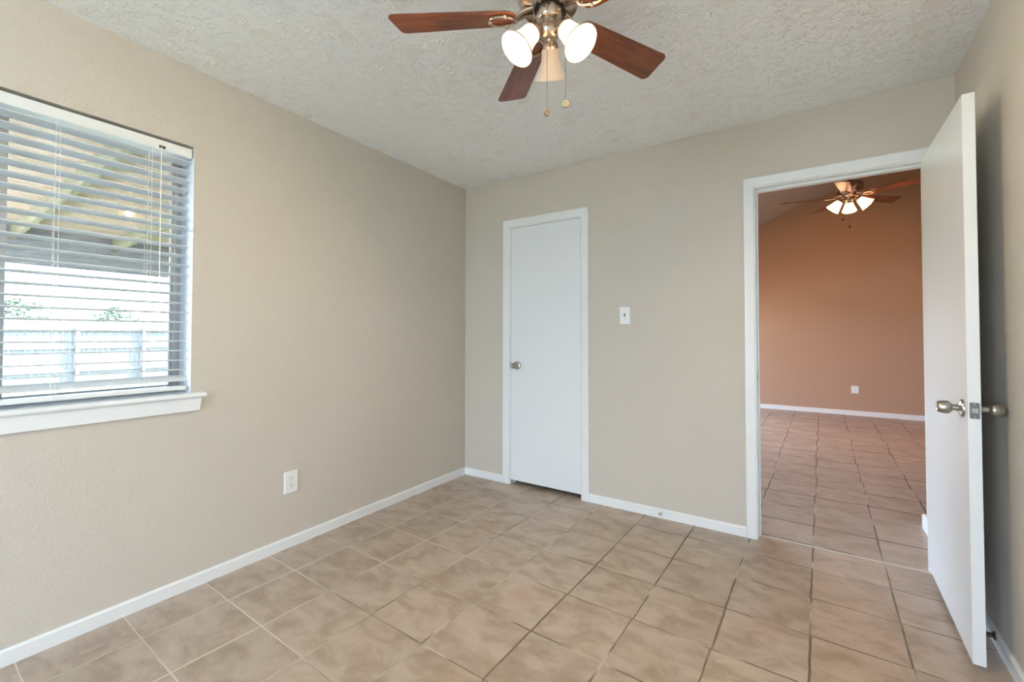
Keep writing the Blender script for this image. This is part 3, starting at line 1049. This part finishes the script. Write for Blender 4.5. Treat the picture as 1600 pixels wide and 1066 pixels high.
bell = [(.0265, .004), (.030, .010), (.0315, .026), (.0335, .044), (.0375, .060), (.0445, .074), (.0530, .086), (.0570, .0925), (.0580, .0955), (.0568, .0975), (.0552, .0955),
        (.0515, .087), (.0430, .0755), (.0358, .061), (.0318, .045), (.0298, .026), (.0285, .010), (.0265, .004)]
make_fan(1.698, -1.645, HC, 2.237, .533, -2.635, math.radians(-12), 'cherry-bladed ceiling fan with three bell shades under the bedroom ceiling', None,
         [(235, 52, .058, 2.176, True), (-5, 52, .058, 2.176, True), (115, 52, .058, 2.176, False)], 'ceiling fans', bell, 2.195, 'near', 17.0, (2.266, 2.405, .108),
         [(-.002, -.012, 2.150, 1.922, .5), (.040, .040, 2.215, 1.962, 0.0)])

flare = [(.026, .002), (.034, .008), (.044, .040), (.056, .075), (.068, .105), (.070, .110), (.067, .108), (.053, .075), (.041, .040), (.031, .010), (.026, .002)]
FX, FY = 2.893, 3.167
make_fan(FX, FY, zv(FX), 2.728, .66, 3.279, math.radians(-12), 'dark-bladed ceiling fan lit in the living room beyond the doorway', zv(FX) - .02,
         [(-5, 45, .085, 2.690, True), (85, 50, .085, 2.690, True), (175, 50, .080, 2.690, True), (-95, -58, .085, 2.730, False)], 'ceiling fans', flare, 2.700, 'far', 20.0, (2.765, 2.895, .13),
         [(-.055, -.03, 2.66, 2.487, .3), (.0, -.03, 2.66, 2.400, .6)])

# ------------------------------------------------------------------ outside
GZ = -0.19
S(MB().box(-40, -0.2, -30, 25, GZ - .3, GZ).build('ground_lawn', GRASS), 'sunlit green lawn seen under the blind', 'lawn')

CONC = plain('pale concrete', (0.70, 0.70, 0.70), 0.85, vary=0.08, scale=3)
S(MB().box(-9.0, -0.205, -14, -3.5, GZ, GZ + .06).build('ground_bounce_patio', CONC), 'unseen pale concrete slab added beside the wooden cover to bounce daylight indoors', 'patio')  # slab added to throw daylight up onto the bedroom ceiling
S(MB().box(-0.2, 25, -22, -6.16, GZ - .3, GZ + .02).build('ground_front', GRASS), 'lawn in front of the house', 'lawn')

S(MB().box(3.25, 25, -6.1, -0.01, GZ, GZ + .05).build('ground_side', CONC), 'unseen pale concrete beside the house, kept bright for bounce light', 'drive')  # unseen ground kept pale so it reflects light through the right opening

pc = empty('patio_cover', (-0.2, -1.6, 2.42), 'wooden patio cover with plank underside and treated joists outside the window', 'patio cover')
pv = Matrix.Translation((0.2, 1.6, -2.42))
PX1, PZ0, PZ1 = -4.35, 2.46, 2.30


def pz(x):
    return PZ0 + (PZ1 - PZ0) * (-.2 - x) / (-.2 - PX1)


b = MB()
nb = 22
for k in range(nb):
    xa = -.205 + (PX1 + .2) * k / nb
    xb = -.205 + (PX1 + .2) * (k + 1) / nb + .005
    b.hexa([pv @ Vector(v) for v in [(xb, -2.75, pz(xb)), (xa, -2.75, pz(xa)), (xb, 3, pz(xb)), (xa, 3, pz(xa)),
                                     (xb, -2.75, pz(xb) + .03), (xa, -2.75, pz(xa) + .03), (xb, 3, pz(xb) + .03), (xa, 3, pz(xa) + .03)]])
b.box(PX1 - .3, -.205, -2.75, 3, PZ0 + .04, PZ0 + .06, pv)
b.build('deck_boards', DECKW, pc)
for yj in (-2.72, -1.99, -1.20, -0.40, 0.40, 1.20, 2.0):
    b = MB()
    b.hexa([pv @ Vector(v) for v in [(PX1, yj - .02, pz(PX1) - .14), (-.205, yj - .02, pz(-.205) - .14), (PX1, yj + .02, pz(PX1) - .14), (-.205, yj + .02, pz(-.205) - .14),
                                     (PX1, yj - .02, pz(PX1) - .001), (-.205, yj - .02, pz(-.205) - .001), (PX1, yj + .02, pz(PX1) - .001), (-.205, yj + .02, pz(-.205) - .001)]])
    b.build('joist', JOISTW, pc)
MB().box(PX1 - .045, PX1 - .001, -2.75, 3, 1.92, 2.40, pv).build('beam', BEAMW, pc, bevel=.003)
for yp in (-2.7, 2.6):
    MB().box(PX1 - .14, PX1 - .05, yp - .045, yp + .045, GZ, 2.38, pv).build('post', BEAMW, pc, bevel=.004)

# back fence
FXX = -15.2
fe = empty('wooden_fence', (FXX, 0, GZ), 'weathered dog-ear picket fence across the far side of the lawn', 'fence')
b = MB()
yy = -9.0
while yy < 9.0:
    hh = 1.80 + rnd.uniform(-.02, .02)
    wdt = .140
    b.prism([(-yy, 0.03), (-yy - wdt, 0.03), (-yy - wdt, hh - .035), (-yy - wdt + .035, hh), (-yy - .035, hh), (-yy, hh - .035)], .018, frame_to((0, 0, 0), (-1, 0, 0), (0, -1, 0)))
    yy += wdt + .006
b2 = b.build('pickets', FENCEW, fe)
b2.rotation_euler = (0, 0, 0)
for zr in (0.35, 1.02, 1.52):
    MB().box(0.001, .04, -9, 9, zr - .045, zr + .045).build('rail', FENCEW, fe)
for k in range(12):
    yp = -8.4 + k * 1.53
    MB().box(.041, .13, yp - .045, yp + .045, 0.0, 1.72).build('fence_post', FENCEW, fe)


def tree(loc, h, label, seed):
    r_ = random.Random(seed)
    e = empty('leafy_tree', loc, label, 'tree')
    MB().tube([(0, 0, 0), (.03, .02, h * .35), (0, .05, h * .7)], [.09, .07, .03], 10).build('trunk', BARK, e, smooth=True)
    c = MB()
    for q in range(2200):
        a, zz = r_.uniform(0, 2 * PI), r_.uniform(-1, 1)
        rr = (r_.random() ** .4) * math.sqrt(1 - zz * zz)
        lump = .8 + .25 * math.sin(3 * a + seed) + .15 * math.sin(5 * zz)
        pt = Vector((rr * math.cos(a) * h * .36 * lump, rr * math.sin(a) * h * .40 * lump, h * .72 + zz * h * .28))
        mm = Matrix.Translation(pt) @ Matrix.Rotation(r_.uniform(0, 6), 4, 'Z') @ Matrix.Rotation(r_.uniform(-1.2, 1.2), 4, 'X')
        s_ = r_.uniform(.07, .13)
        vs = [c.b.verts.new(mm @ Vector(v)) for v in ((-s_, 0, 0), (0, -s_ * .45, .01), (s_, 0, 0), (0, s_ * .45, .01))]
        c.b.faces.new(vs)
    c.build('crown', LEAF, e)


tree((-26, 1.1, GZ), 2.95, 'small pale tree showing over the fence near the window mullion', 3)
tree((-26, 4.4, GZ), 2.80, 'small pale tree showing over the fence toward the right window edge', 8)
